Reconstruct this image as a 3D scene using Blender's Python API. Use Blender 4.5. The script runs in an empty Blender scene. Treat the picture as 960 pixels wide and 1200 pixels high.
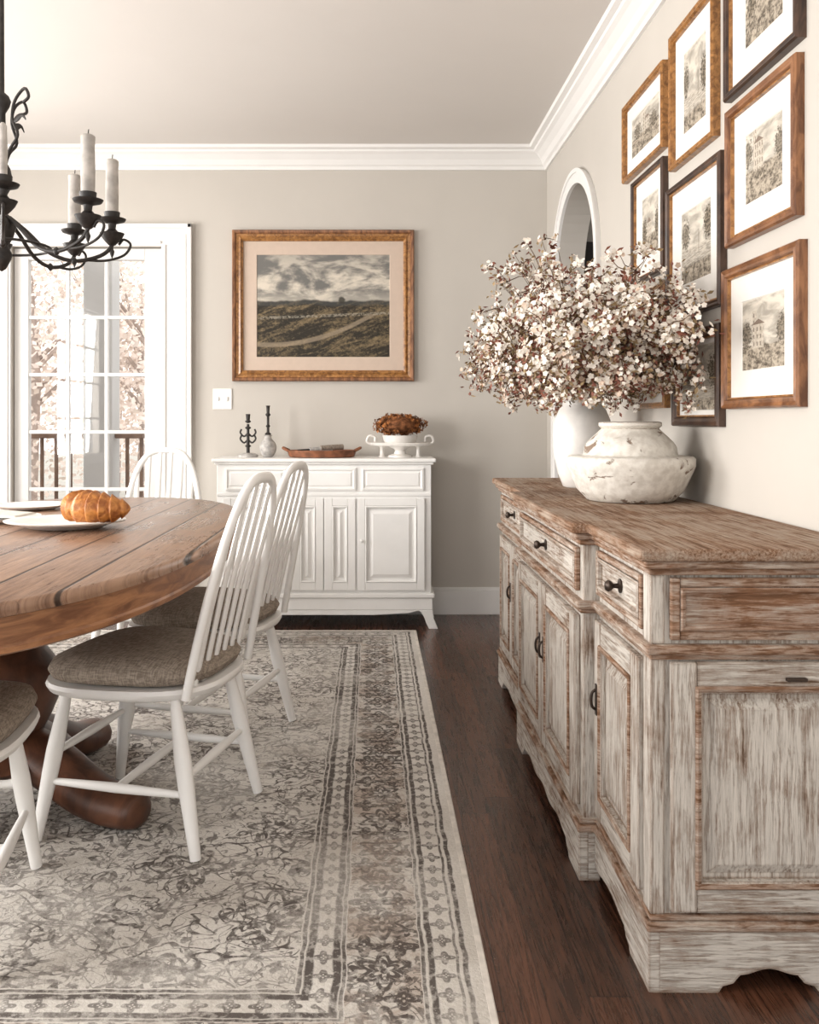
import bpy, bmesh, math, random
from mathutils import Vector, Matrix
random.seed(7)
S = bpy.context.scene
COL = S.collection
pi = math.pi

# ------------------------------------------------------------ node helpers
class V:
    def __init__(s, nt, sock): s.nt, s.s = nt, sock
    def _m(s, op, *a, clamp=False):
        n = s.nt.nodes.new('ShaderNodeMath'); n.operation = op; n.use_clamp = clamp
        for i, v in enumerate((s,)+a):
            if isinstance(v, V): s.nt.links.new(v.s, n.inputs[i])
            else: n.inputs[i].default_value = v
        return V(s.nt, n.outputs[0])
    def __add__(s, o): return s._m('ADD', o)
    __radd__ = __add__
    def __sub__(s, o): return s._m('SUBTRACT', o)
    def __rsub__(s, o): return (s._m('MULTIPLY', -1.0))._m('ADD', o)
    def __mul__(s, o): return s._m('MULTIPLY', o)
    __rmul__ = __mul__
    def __truediv__(s, o): return s._m('DIVIDE', o)
    def abs(s): return s._m('ABSOLUTE')
    def floor(s): return s._m('FLOOR')
    def fract(s): return s._m('FRACT')
    def min(s, o): return s._m('MINIMUM', o)
    def max(s, o): return s._m('MAXIMUM', o)
    def lt(s, o): return s._m('LESS_THAN', o)
    def gt(s, o): return s._m('GREATER_THAN', o)
    def sqrt(s): return s._m('SQRT')
    def cos(s): return s._m('COSINE')
    def atan2(s, o): return s._m('ARCTAN2', o)
    def clamp(s): return s._m('ADD', 0.0, clamp=True)
    def sm(s, lo, hi):
        n = s.nt.nodes.new('ShaderNodeMapRange'); n.interpolation_type = 'SMOOTHSTEP'
        s.nt.links.new(s.s, n.inputs[0]); n.inputs[1].default_value = lo; n.inputs[2].default_value = hi
        return V(s.nt, n.outputs[0])
    def line(s, c, w): return 1.0 - ((s-c).abs()).sm(w*0.5, w)

class Mat:
    def __init__(s, name, rough=0.6, spec=0.4, metal=0.0):
        s.m = bpy.data.materials.new(name); s.m.use_nodes = True
        s.nt = s.m.node_tree
        s.b = s.nt.nodes['Principled BSDF']
        s.b.inputs['Roughness'].default_value = rough
        s.b.inputs['Specular IOR Level'].default_value = spec
        s.b.inputs['Metallic'].default_value = metal
        s.tc = s.nt.nodes.new('ShaderNodeTexCoord')
    def coord(s, kind='Object'):
        x = s.nt.nodes.new('ShaderNodeSeparateXYZ'); s.nt.links.new(s.tc.outputs[kind], x.inputs[0])
        return [V(s.nt, x.outputs[i]) for i in range(3)]
    def comb(s, x, y, z=0.0):
        n = s.nt.nodes.new('ShaderNodeCombineXYZ')
        for i, v in enumerate((x, y, z)):
            if isinstance(v, V): s.nt.links.new(v.s, n.inputs[i])
            else: n.inputs[i].default_value = v
        return V(s.nt, n.outputs[0])
    def noise(s, vec, scale=1.0, detail=4, dist=0.0, rough=0.55):
        n = s.nt.nodes.new('ShaderNodeTexNoise'); s.nt.links.new(vec.s, n.inputs['Vector'])
        n.inputs['Scale'].default_value = scale; n.inputs['Detail'].default_value = detail
        n.inputs['Distortion'].default_value = dist; n.inputs['Roughness'].default_value = rough
        return V(s.nt, n.outputs[0])
    def white(s, vec):
        n = s.nt.nodes.new('ShaderNodeTexWhiteNoise'); n.noise_dimensions = '3D'
        s.nt.links.new(vec.s, n.inputs['Vector']); return V(s.nt, n.outputs[0])
    def rnd(s):
        n = s.nt.nodes.new('ShaderNodeObjectInfo'); return V(s.nt, n.outputs['Random'])
    def mix(s, f, a, b):
        n = s.nt.nodes.new('ShaderNodeMix'); n.data_type = 'RGBA'
        if isinstance(f, V): s.nt.links.new(f.s, n.inputs[0])
        else: n.inputs[0].default_value = f
        for v, i in ((a, 6), (b, 7)):
            if isinstance(v, V): s.nt.links.new(v.s, n.inputs[i])
            else: n.inputs[i].default_value = (*v, 1)
        return V(s.nt, n.outputs[2])
    def color(s, v):
        if isinstance(v, V): s.nt.links.new(v.s, s.b.inputs['Base Color'])
        else: s.b.inputs['Base Color'].default_value = (*v, 1)
        return s
    def rough(s, v): s.nt.links.new(v.s, s.b.inputs['Roughness']); return s
    def bump(s, h, strength=0.3, dist=0.01):
        n = s.nt.nodes.new('ShaderNodeBump'); s.nt.links.new(h.s, n.inputs['Height'])
        n.inputs['Strength'].default_value = strength; n.inputs['Distance'].default_value = dist
        s.nt.links.new(n.outputs[0], s.b.inputs['Normal']); return s
    def edge(s, r=0.008):
        b = s.nt.nodes.new('ShaderNodeBevel'); b.samples = 4; b.inputs[0].default_value = r
        g = s.nt.nodes.new('ShaderNodeNewGeometry')
        d = s.nt.nodes.new('ShaderNodeVectorMath'); d.operation = 'DOT_PRODUCT'
        s.nt.links.new(b.outputs[0], d.inputs[0]); s.nt.links.new(g.outputs['Normal'], d.inputs[1])
        return 1.0 - V(s.nt, d.outputs['Value'])

def simple(name, c, rough=0.6, spec=0.4, metal=0.0, var=0.12, scale=30, bump=0.0):
    M = Mat(name, rough, spec, metal)
    v = M.comb(*M.coord())
    n = M.noise(v, scale, 3)
    M.color(M.mix(n.sm(.3, .7), tuple(x*(1-var) for x in c), tuple(min(1, x*(1+var)) for x in c)))
    if bump: M.bump(n, bump, .004)
    return M.m

m_wall = simple('wall_paint', (.525, .492, .447), .85, .2, var=.015, scale=3)
m_ceil = simple('ceiling_paint', (.68, .645, .61), .9, .2, var=.01, scale=2)
m_trim = simple('trim_white_paint', (.80, .785, .765), .45, .4, var=.015, scale=5)
m_door = simple('door_white_paint', (.70, .685, .665), .45, .4, var=.015, scale=5)
m_white = simple('white_lacquer', (.85, .84, .82), .4, .4, var=.02, scale=8)
m_iron = simple('black_iron', (.022, .018, .016), .5, .4, var=.35, scale=60)
m_candle = simple('candle_wax', (.42, .39, .36), .5, .4, var=.25, scale=20)
m_ceramic = simple('white_ceramic', (.78, .75, .71), .35, .5, var=.05, scale=20)
m_stone = simple('grey_stone', (.42, .40, .38), .7, .3, var=.25, scale=40)
m_pulls = simple('aged_bronze', (.045, .03, .022), .4, .5, .6, var=.3, scale=80)
m_tray = simple('red_wood_tray', (.20, .075, .035), .5, .4, var=.35, scale=25)
m_deck = simple('porch_deck', (.50, .48, .46), .8, .2, var=.1, scale=4)
m_col = simple('porch_white_paint', (.50, .49, .48), .6, .3, var=.03, scale=5)
m_lawn = simple('lawn', (.50, .48, .43), .9, .1, var=.1, scale=2)
m_bark = simple('bark', (.42, .34, .30), .9, .1, var=.2, scale=8)
m_rail = simple('railing_wood', (.20, .125, .09), .8, .2, var=.2, scale=12)
m_tleaf = simple('autumn_leaves', (.80, .69, .62), .8, .1, var=.14, scale=1.5)
m_petal = simple('blossom_petal', (.84, .78, .70), .7, .2, var=.10, scale=25)
m_petal2 = simple('blossom_petal_blush', (.62, .48, .38), .7, .2, var=.2, scale=25)
m_bleaf = simple('burgundy_leaf', (.17, .06, .038), .6, .3, var=.5, scale=18)
m_gleaf = simple('olive_leaf', (.25, .175, .09), .6, .3, var=.4, scale=18)
m_stem = simple('twig', (.12, .075, .045), .8, .2, var=.3, scale=40)
m_hyd = simple('dried_hydrangea', (.34, .13, .04), .8, .2, var=.5, scale=45)
m_hyd2 = simple('dried_hydrangea_dark', (.18, .07, .028), .8, .2, var=.5, scale=45)
m_mat = simple('mat_board', (.74, .715, .675), .9, .1, var=.01)
m_mat2 = simple('mat_board_blush', (.56, .45, .37), .9, .1, var=.02)
m_dark = simple('dark_door', (.035, .03, .028), .6, .3)
m_napkin = simple('linen_napkin', (.68, .64, .58), .9, .1, var=.05, scale=60)

def grain_wood(name, c1, c2, rough=.4, s=(30, 3, 30)):
    M = Mat(name, rough, .5)
    x, y, z = M.coord()
    v = M.comb(x*s[0], y*s[1], z*s[2])
    n = M.noise(v, 1, 6, .8, .6)
    M.color(M.mix(n.sm(.3, .72), c1, c2)); M.bump(n, .15, .003)
    return M.m
m_gold = grain_wood('gilt_wood_frame', (.15, .06, .016), (.44, .21, .066), .28, (45, 45, 45))
m_brownf = grain_wood('walnut_frame', (.10, .036, .014), (.33, .15, .066), .35, (50, 12, 12))
m_blackf = grain_wood('dark_frame', (.024, .013, .010), (.09, .048, .03), .38, (40, 12, 12))
m_ped = grain_wood('pedestal_oak', (.045, .017, .009), (.14, .055, .028), .4, (14, 14, 5))

def whitewash(name, s, bias=0.0, brown=(.20, .125, .082), white=(.65, .60, .54), fk=.8):
    M = Mat(name, .85, .12)
    x, y, z = M.coord(); r = M.rnd()*7.3
    fine = M.noise(M.comb(x*s[0]*2.6+r, y*s[1]*2.6+r, z*s[2]*2.6+r), 1, 7, .4, .72)
    mid = M.noise(M.comb(x*s[0]*.7+r, y*s[1]*.9+r, z*s[2]*.8+r), 1, 6, .5, .68)
    big = M.noise(M.comb(x*6+r, y*6, z*6), 1, 5, .5, .7)
    f = fine*.42+mid*.28+big*.30+bias
    thick = f.sm(.455, .520); thin = f.sm(.39, .47)
    e = M.edge(.010)
    en = (e*8.0*mid.sm(.28, .55)).clamp()
    thick = thick*(1.0-en); thin = thin*(1.0-en*.85)
    b = M.mix(fine.sm(.3, .7), tuple(c*.5 for c in brown), tuple(c*1.45 for c in brown))
    w1 = tuple(a*.52+c*.48 for a, c in zip(white, brown))
    w = M.mix(fine.sm(.35, .75), tuple(c*.74 for c in white), white)
    c = M.mix(thin*fk, b, w1)
    M.color(M.mix(thick, c, w)); M.bump(fine*.9+thick*.5, .6, .004)
    return M.m
m_wwv = whitewash('whitewashed_wood_vertical', (75, 75, 4.5), .002)
m_wwh = whitewash('whitewashed_wood_horizontal', (5, 5, 75), -.006)
m_wwt = whitewash('worn_brown_top', (65, 3, 65), -.045, (.215, .118, .07), (.45, .36, .285))
m_wwb = whitewash('worn_brown_panel', (4, 4, 60), -.065, (.215, .11, .062), (.58, .50, .43))
m_wwe = whitewash('worn_edge_moulding', (6, 5, 60), -.050, (.215, .115, .067), (.57, .50, .43))

def mk_floor():
    M = Mat('dark_oak_planks', .3, .6)
    x, y, z = M.coord()
    w = .083
    c = (x/w).floor(); fx = (x/w).fract()
    r = M.white(M.comb(c, 3.0))
    yy = (y+r*5.0)/1.3; row = yy.floor(); fy = yy.fract()
    r2 = M.white(M.comb(c, row, 5.0))
    g = M.noise(M.comb(x*60, y*3+r2*30, r2*9), 1, 7, 2.6, .68)
    g2 = M.noise(M.comb(x*260, y*9+r2*30, r2*9), 1, 3, .5, .6)
    col = M.mix((r2*.12+g*.63+g2*.25).sm(.30, .76), (.012, .006, .004), (.155, .062, .034))
    seam = ((fx-.5).abs().gt(.485)).max((fy-.5).abs().gt(.4985))
    col = M.mix(seam*.8, col, (.008, .004, .003))
    M.color(col); M.rough((g*.22+.17)); M.bump(g*.4-seam, .25, .003)
    return M.m
m_floor = mk_floor()

def mk_table():
    M = Mat('reclaimed_pine_top', .3, .5)
    x, y, z = M.coord()
    w = .155
    xw = x+(M.noise(M.comb(x*.5, y*3), 1, 2)-.5)*.006
    c = (xw/w).floor(); fx = (xw/w).fract()
    r = M.white(M.comb(c, 2.0))
    g = M.noise(M.comb(x*45, y*2.6+r*20, r*9), 1, 7, 2.0, .68)
    g2 = M.noise(M.comb(x*7, y*2.5, r*4), 1, 5, .8, .65)
    sc = M.noise(M.comb(x*20, y*90), 1, 4, .4, .7).sm(.60, .68)
    col = M.mix((g*.62+r*.16+g2*.36).sm(.34, .76), (.105, .045, .024), (.43, .265, .175))
    col = M.mix(sc*.5, col, (.09, .04, .02))
    seam = (fx-.5).abs().sm(.462, .486)
    col = M.mix(seam*.92, col, (.018, .008, .005))
    M.color(col); M.rough(g2*.3+g*.15+.08); M.bump(g*.5-seam*1.2-sc*.3, .45, .005)
    return M.m
m_table = mk_table()
m_apron = grain_wood('table_apron_wood', (.15, .055, .022), (.40, .185, .08), .35, (7, 7, 40))

def mk_rug(x0, x1, y0, y1):
    M = Mat('distressed_persian_rug', .95, .1)
    x, y, z = M.coord()
    P = M.comb(x, y)
    wx = (M.noise(P, 11, 3)-.5)*.016; wy = (M.noise(M.comb(x+9.0, y), 11, 3)-.5)*.016
    X = x+wx; Y = y+wy
    ex = (X-x0).min(x1-X); ey = (Y-y0).min(y1-Y)
    e = ex.min(ey); a = ex.lt(ey)
    t = Y*a + X*(1.0-a)
    D = e.line(.030, .007)
    for c, w, k in ((.046, .004, .8), (.100, .008, 1), (.116, .005, .8), (.278, .005, .8), (.292, .010, 1), (.345, .011, 1), (.362, .006, .9)):
        D = D.max(e.line(c, w)*k)
    def ros(u, v, n, R, amp, lw):
        r = (u*u+v*v).sqrt(); th = v.atan2(u)
        pr = R+(th*n).cos()*amp
        o = (r-pr).line(0.0, lw)
        o2 = (r-pr*.55).line(0.0, lw*.8)
        return o.max(o2).max(1.0-r.sm(R*.15, R*.25)), r
    T = .17
    u = (t/T).fract()-.5; v = (e-.196)/T
    m1, _ = ros(u, v, 6.0, .25, .08, .065)
    u2 = ((t/T)+.5).fract()-.5
    m2, _ = ros(u2, (e-.160)/T, 4.0, .13, .06, .055)
    m3, _ = ros(u2, (e-.235)/T, 4.0, .13, .06, .055)
    inb = e.gt(.122)*e.lt(.272)
    D = D.max(m1.max(m2).max(m3)*inb*.9)
    u3 = (t/.06).fract()-.5
    g1, _ = ros(u3, (e-.072)/.06, 4.0, .22, .09, .09)
    D = D.max(g1*e.gt(.050)*e.lt(.095)*.7)
    g2, _ = ros(u3, (e-.318)/.06, 4.0, .22, .09, .09)
    D = D.max(g2*e.gt(.298)*e.lt(.338)*.7)
    inf = e.gt(.37)
    k = .44
    uf = (X/k).fract()-.5; vf = (Y/k).fract()-.5
    f1, _ = ros(uf, vf, 8.0, .20, .05, .028)
    uf2 = (X/k+.5).fract()-.5; vf2 = (Y/k+.5).fract()-.5
    f2, _ = ros(uf2, vf2, 5.0, .14, .05, .028)
    n1 = M.noise(P, 5.5, 1.5, 1.8); s1 = (n1-.5).line(0.0, .019)
    n2 = M.noise(M.comb(x+4.0, y+3.0), 10.0, 1.5, 1.4); s2 = (n2-.47).line(0.0, .028)
    n3 = M.noise(M.comb(x+14.0, y+3.0), 24.0, 2, 1.2); s3 = (n3-.57).sm(.0, .04)
    n4 = M.noise(M.comb(x+24.0, y+3.0), 17.0, 1, 1.6); s4 = (n4-.52).line(0.0, .028)
    D = D.max(inf*(f1.max(f2)*.75).max(s1*.9).max(s2*.75).max(s3*.7).max(s4*.55))
    D = D.max(inb*s2*.7).max(inb*s3*.85).max(inb*s4*.6)
    wear = M.noise(P, 2.6, 6, .4, .7).sm(.38, .58)
    fine = M.noise(P, 130, 3, 0, .7)
    brk = M.noise(P, 42, 4, 0, .7).sm(.38, .54)
    D = (D*(wear*.55+.55)*(brk*.6+.45)*(fine*.6+.78)).clamp()
    base = M.mix(M.noise(P, 2.2, 5, .5, .65).sm(.35, .65), (.53, .495, .45), (.69, .66, .615))
    base = M.mix(inb*M.noise(P, 8, 5, .5, .7).sm(.42, .6)*.6, base, (.34, .255, .20))
    base = M.mix(inf*M.noise(P, 13, 5, .5, .7).sm(.54, .70)*.35, base, (.32, .27, .235))
    base = M.mix((fine-.33).clamp()*.7, base, (.28, .245, .215))
    col = M.mix(D*.92, base, (.070, .057, .051))
    M.color(col); M.bump(fine-D*.3, .6, .004)
    return M.m
m_rug = mk_rug(-2.3, .22, 1.36, 4.67)
m_rugedge = simple('rug_binding', (.62, .58, .53), .95, .1)

def mk_cushion():
    M = Mat('linen_cushion', .95, .1)
    x, y, z = M.coord()
    wv = (M.noise(M.comb(x*260, y*40, z*260), 1, 2)+M.noise(M.comb(x*40, y*260, z*40), 1, 2))*.5
    M.color(M.mix(wv.sm(.35, .65), (.19, .155, .125), (.37, .315, .26))); M.bump(wv, .5, .002)
    return M.m
m_cush = mk_cushion()

def mk_dist_bowl():
    M = Mat('distressed_plaster', .8, .2)
    x, y, z = M.coord(); P = M.comb(x, y, z)
    n = M.noise(M.comb(x, y, z*1.8), 11, 6, .6, .65); n2 = M.noise(P, 40, 4)
    e = M.edge(.01)
    f = (n.sm(.60, .65)).max(((e*5.0)*n2.sm(.4, .6)).clamp())
    c = M.mix(n2.sm(.3, .7), (.60, .56, .50), (.78, .75, .69))
    M.color(M.mix(f*.85, c, (.17, .10, .06))); M.bump(n2*.4-f, .5, .004)
    return M.m
m_bowl = mk_dist_bowl()

def mk_croissant():
    M = Mat('baked_crust', .45, .5)
    x, y, z = M.coord(); P = M.comb(x, y, z)
    n = M.noise(P, 40, 5, .5)
    M.color(M.mix(n.sm(.3, .7), (.26, .075, .014), (.60, .25, .06))); M.bump(n, .8, .008)
    return M.m
m_crust = mk_croissant()

def mk_landscape():
    M = Mat('landscape_painting', .6, .3)
    gx, gy, gz = M.coord('Generated'); u, v = gx, gz
    cl = M.noise(M.comb(u*3.0, v*5.0+1.0), 1, 8, .7, .58)
    cl2 = M.noise(M.comb(u*10+7.0, v*18), 1, 5, .3)
    sky = M.mix((cl*.75+cl2*.25).sm(.42, .60), (.15, .145, .135), (.62, .56, .47))
    sky = M.mix(v.sm(.78, 1.0)*.45, sky, (.15, .145, .135))
    sky = M.mix((1.0-v.sm(.55, .68))*.5, sky, (.50, .46, .39))
    g = M.noise(M.comb(u*3.5, v*12.0-u*5.0, 3.0), 1, 6, 1.0, .6)
    g2 = M.noise(M.comb(u*40.0, v*40.0, 1.0), 1, 4, .5, .7)
    gr = M.mix((g*.6+g2*.4).sm(.44, .66), (.022, .018, .012), (.21, .155, .085))
    pth = ((u-.1)*(u-.1)*.5+.12-v).line(0.0, .03)
    gr = M.mix(pth*.5*v.lt(.42), gr, (.34, .27, .19))
    strip = (v-.38-u*.05).line(0.0, .018)
    gr = M.mix(strip*g2.sm(.4, .6)*.6, gr, (.33, .30, .24))
    hill = .50+M.noise(M.comb(u*4.0, 0.0), 1, 3)*.10
    H = (v-hill).sm(-.012, .012)
    gr = M.mix((v-hill+.05).sm(-.01, .02)*.7, gr, (.05, .052, .05))
    tr = 1.0-((((u-.64)*1.4)*((u-.64)*1.4)+(v-.56)*(v-.56)).sqrt()+cl2*.05).sm(.05, .075)
    col = M.mix(H, gr, sky)
    col = M.mix(tr*.9, col, (.035, .032, .022))
    M.color(col); return M.m
m_land = mk_landscape()

def mk_art(i):
    R = random.Random(i*13+1)
    M = Mat('sepia_sketch_%d' % i, .7, .2)
    gx, gy, gz = M.coord('Generated'); u, v = 1.0-gy, gz
    o = R.random()*20
    n = M.noise(M.comb(u*7+o, v*9+o), 1, 6, .4, .65)
    n2 = M.noise(M.comb(u*22+o, v*26), 1, 5)
    sky = M.mix(M.noise(M.comb(u*3+o, v*6), 1, 5, .5).sm(.35, .65), (.33, .30, .255), (.62, .57, .49))
    gl = R.uniform(.26, .48)
    edge = gl+(M.noise(M.comb(u*5+o, 0.0), 1, 3)-.5)*.12
    gr = M.mix((n*.6+n2*.4).sm(.38, .6), (.08, .064, .048), (.45, .39, .31))
    col = M.mix((v-edge).sm(-.02, .02), gr, sky)
    kind = i % 3
    uc = R.uniform(.35, .62)
    if kind != 1:
        bw = R.uniform(.10, .22); bt = gl+R.uniform(.15, .36)
        bx_ = ((u-uc).abs().lt(bw))*(v.lt(bt))*(v.gt(gl-.04))
        if kind == 0:
            tw = ((u-uc+bw*.7).abs().lt(.05))*(v.lt(bt+.2))*(v.gt(gl-.04)); bx_ = bx_.max(tw)
        win = (((u*R.uniform(11, 19)).fract()-.5).abs().lt(.2))*(((v*R.uniform(8, 13)).fract()-.5).abs().lt(.28))
        bc = M.mix(win*.7, M.mix(n2.sm(.35, .65), (.42, .37, .30), (.58, .52, .44)), (.12, .095, .075))
        col = M.mix(bx_*.92, col, bc)
        roof = v.gt(bt)*((v-bt+(u-uc).abs()*R.uniform(.4, .9)).lt(bw*.6))
        col = M.mix(roof*.9, col, (.18, .13, .10))
    else:
        wat = (v-(gl-.10)).line(0.0, .14)
        col = M.mix(wat*.8, col, M.mix(M.noise(M.comb(u*6, v*60+o), 1, 3).sm(.4, .6), (.32, .29, .25), (.60, .55, .47)))
        mast = ((u-uc-.12).abs().lt(.008))*v.gt(gl-.1)*v.lt(gl+.22)
        col = M.mix(mast*.8, col, (.1, .08, .06))
    for k in range(2+kind):
        tu = (R.uniform(.05, .25) if k % 2 else R.uniform(.75, .95)); tv = gl+R.uniform(.05, .28)
        tr = 1.0-((((u-tu)*(u-tu)+(v-tv)*(v-tv)*.45).sqrt())+n2*.3-.15).sm(.09, .16)
        col = M.mix(tr*.85, col, M.mix(n2.sm(.4, .6), (.05, .04, .028), (.23, .19, .14)))
    M.color(col); return M.m

def mk_glass():
    m = bpy.data.materials.new('window_glass'); m.use_nodes = True; nt = m.node_tree
    for n in list(nt.nodes): nt.nodes.remove(n)
    o = nt.nodes.new('ShaderNodeOutputMaterial'); t = nt.nodes.new('ShaderNodeBsdfTransparent')
    g = nt.nodes.new('ShaderNodeBsdfGlossy'); g.inputs['Roughness'].default_value = .02
    mx = nt.nodes.new('ShaderNodeMixShader'); mx.inputs[0].default_value = .04
    nt.links.new(t.outputs[0], mx.inputs[1]); nt.links.new(g.outputs[0], mx.inputs[2]); nt.links.new(mx.outputs[0], o.inputs[0])
    return m
m_glass = mk_glass()

# ------------------------------------------------------------ mesh helpers
def empty(name, loc=(0, 0, 0), rz=0.0):
    e = bpy.data.objects.new(name, None); e.empty_display_size = .1
    e.location = loc; e.rotation_euler = (0, 0, rz); COL.objects.link(e)
    return e

def mesh(name, verts, faces, mats, parent=None, local=False, smooth=False, midx=None, bevel=0.0, recalc=True, angle=None):
    me = bpy.data.meshes.new(name)
    me.from_pydata([tuple(v) for v in verts], [], faces)
    if not isinstance(mats, (list, tuple)): mats = [mats]
    for m in mats: me.materials.append(m)
    if midx: me.polygons.foreach_set('material_index', midx)
    if recalc:
        bm = bmesh.new(); bm.from_mesh(me); bmesh.ops.recalc_face_normals(bm, faces=bm.faces); bm.to_mesh(me); bm.free()
    if smooth:
        me.polygons.foreach_set('use_smooth', [True]*len(me.polygons))
        if angle is not None: me.set_sharp_from_angle(angle=math.radians(angle))
    me.update()
    ob = bpy.data.objects.new(name, me); COL.objects.link(ob)
    if parent is not None:
        ob.parent = parent
        if not local:
            ob.matrix_parent_inverse = (Matrix.Translation(parent.location) @ Matrix.Rotation(parent.rotation_euler[2], 4, 'Z')).inverted()
    if bevel > 0:
        b = ob.modifiers.new('bevel', 'BEVEL'); b.width = bevel; b.segments = 2; b.limit_method = 'ANGLE'
    return ob

def box(name, x0, x1, y0, y1, z0, z1, mat, parent=None, bevel=0.0, local=False):
    vs = [(x, y, z) for x in (x0, x1) for y in (y0, y1) for z in (z0, z1)]
    fs = [(0, 1, 3, 2), (4, 6, 7, 5), (0, 4, 5, 1), (2, 3, 7, 6), (0, 2, 6, 4), (1, 5, 7, 3)]
    return mesh(name, vs, fs, mat, parent, local, bevel=bevel)

def lathe_data(prof, loc, seg=32, sx=1.0, sy=1.0):
    vs, fs = [], []
    for r, z in prof:
        for i in range(seg):
            a = 2*pi*i/seg; vs.append((loc[0]+r*sx*math.cos(a), loc[1]+r*sy*math.sin(a), loc[2]+z))
    n = len(prof)
    for j in range(n-1):
        for i in range(seg):
            k = (i+1) % seg
            fs.append((j*seg+i, j*seg+k, (j+1)*seg+k, (j+1)*seg+i))
    fs.append(tuple(range(seg))); fs.append(tuple(range((n-1)*seg, n*seg)))
    return vs, fs
def lathe(name, prof, loc, mat, parent=None, seg=32, local=False, sx=1.0, sy=1.0, angle=50):
    vs, fs = lathe_data(prof, loc, seg, sx, sy)
    return mesh(name, vs, fs, mat, parent, local, smooth=True, angle=angle)

def tube_data(pts, rad, seg=10, ratio=1.0, ref=None):
    pts = [Vector(p) for p in pts]; n = len(pts)
    if not isinstance(rad, (list, tuple)): rad = [rad]*n
    vs, fs = [], []
    nrm = None
    for i in range(n):
        t = (pts[min(i+1, n-1)]-pts[max(i-1, 0)]).normalized()
        if nrm is None:
            r0 = Vector(ref) if ref else (Vector((0, 0, 1)) if abs(t.z) < .9 else Vector((1, 0, 0)))
            nrm = (r0 - t*r0.dot(t)).normalized()
        else:
            nrm = (nrm - t*nrm.dot(t)).normalized()
        b = t.cross(nrm)
        for k in range(seg):
            a = 2*pi*k/seg
            vs.append(pts[i]+nrm*(rad[i]*math.cos(a))+b*(rad[i]*ratio*math.sin(a)))
    for i in range(n-1):
        for k in range(seg):
            l = (k+1) % seg
            fs.append((i*seg+k, i*seg+l, (i+1)*seg+l, (i+1)*seg+k))
    fs.append(tuple(range(seg))); fs.append(tuple(range((n-1)*seg, n*seg)))
    return vs, fs
def tube(name, pts, rad, mat, parent=None, seg=10, ratio=1.0, ref=None, local=False):
    vs, fs = tube_data(pts, rad, seg, ratio, ref)
    return mesh(name, vs, fs, mat, parent, local, smooth=True, angle=60)

def merge(datas):
    V_, F_ = [], []
    for v, f in datas:
        o = len(V_); V_ += list(v); F_ += [tuple(i+o for i in q) for q in f]
    return V_, F_

def ext(name, pts, a0, a1, axis, mat, parent=None, bevel=0.0, local=False):
    """extrude closed 2D polygon; axis 'x': pts=(y,z); 'y': pts=(x,z); 'z': pts=(x,y)"""
    def P(p, a):
        return {'x': (a, p[0], p[1]), 'y': (p[0], a, p[1]), 'z': (p[0], p[1], a)}[axis]
    n = len(pts)
    vs = [P(p, a0) for p in pts]+[P(p, a1) for p in pts]
    fs = [tuple(range(n)), tuple(range(n, 2*n))]+[(i, (i+1) % n, n+(i+1) % n, n+i) for i in range(n)]
    return mesh(name, vs, fs, mat, parent, local, bevel=bevel)

def bez(p0, p1, p2, p3, n=12):
    p0, p1, p2, p3 = map(Vector, (p0, p1, p2, p3)); out = []
    for i in range(n+1):
        t = i/n; s = 1-t
        out.append(p0*s**3+p1*3*s*s*t+p2*3*s*t*t+p3*t**3)
    return out
def crom(pts, n=6):
    pts = [Vector(p) for p in pts]; q = [pts[0]*2-pts[1]]+pts+[pts[-1]*2-pts[-2]]; out = []
    for i in range(1, len(q)-2):
        a, b, c, d = q[i-1], q[i], q[i+1], q[i+2]
        for k in range(n):
            t = k/n
            out.append(.5*((2*b)+(c-a)*t+(2*a-5*b+4*c-d)*t*t+(3*b-a-3*c+d)*t**3))
    out.append(pts[-1]); return out

def rectring(name, plane, base, u0, u1, v0, v1, prof, mat, parent, fill=False):
    """moulded rectangular ring; prof=[(inset, out)]"""
    def P(u, v, n):
        if plane == 'y': return (u, base-n, v)
        return (base-n, u, v)
    vs, fs = [], []
    for ins, out in prof:
        for (u, v) in ((u0+ins, v0+ins), (u1-ins, v0+ins), (u1-ins, v1-ins), (u0+ins, v1-ins)):
            vs.append(P(u, v, out))
    for j in range(len(prof)-1):
        for i in range(4):
            k = (i+1) % 4
            fs.append((j*4+i, j*4+k, (j+1)*4+k, (j+1)*4+i))
    if fill: fs.append(tuple(range((len(prof)-1)*4, len(prof)*4)))
    return mesh(name, vs, fs, mat, parent)

# ------------------------------------------------------------ room
YW, XW, ZC, XL, YN = 5.12, 1.0, 2.65, -2.95, -1.2
floor = box('floor', XL-.15, 3.2, YN, YW+.15, -.1, 0, m_floor)
ceiling = box('ceiling', XL-.15, 3.2, YN, YW+.15, ZC, ZC+.1, m_ceil)
DX0, DX1, DZ = -2.06, -1.20, 2.10
ext('wall_back', [(XL-.15, 0), (DX0, 0), (DX0, DZ), (DX1, DZ), (DX1, 0), (XW+.14, 0), (XW+.14, ZC), (XL-.15, ZC)], YW, YW+.15, 'y', m_wall)
AC, AZ, AR = 4.40, 1.84, .42
pts = [(YN, 0), (AC-AR, 0)]
for i in range(25):
    a = pi-pi*i/24; pts.append((AC+AR*math.cos(a), AZ+AR*math.sin(a)))
pts += [(AC+AR, 0), (YW, 0), (YW, ZC), (YN, ZC)]
ext('wall_right', pts, XW, XW+.14, 'x', m_wall)
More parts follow.
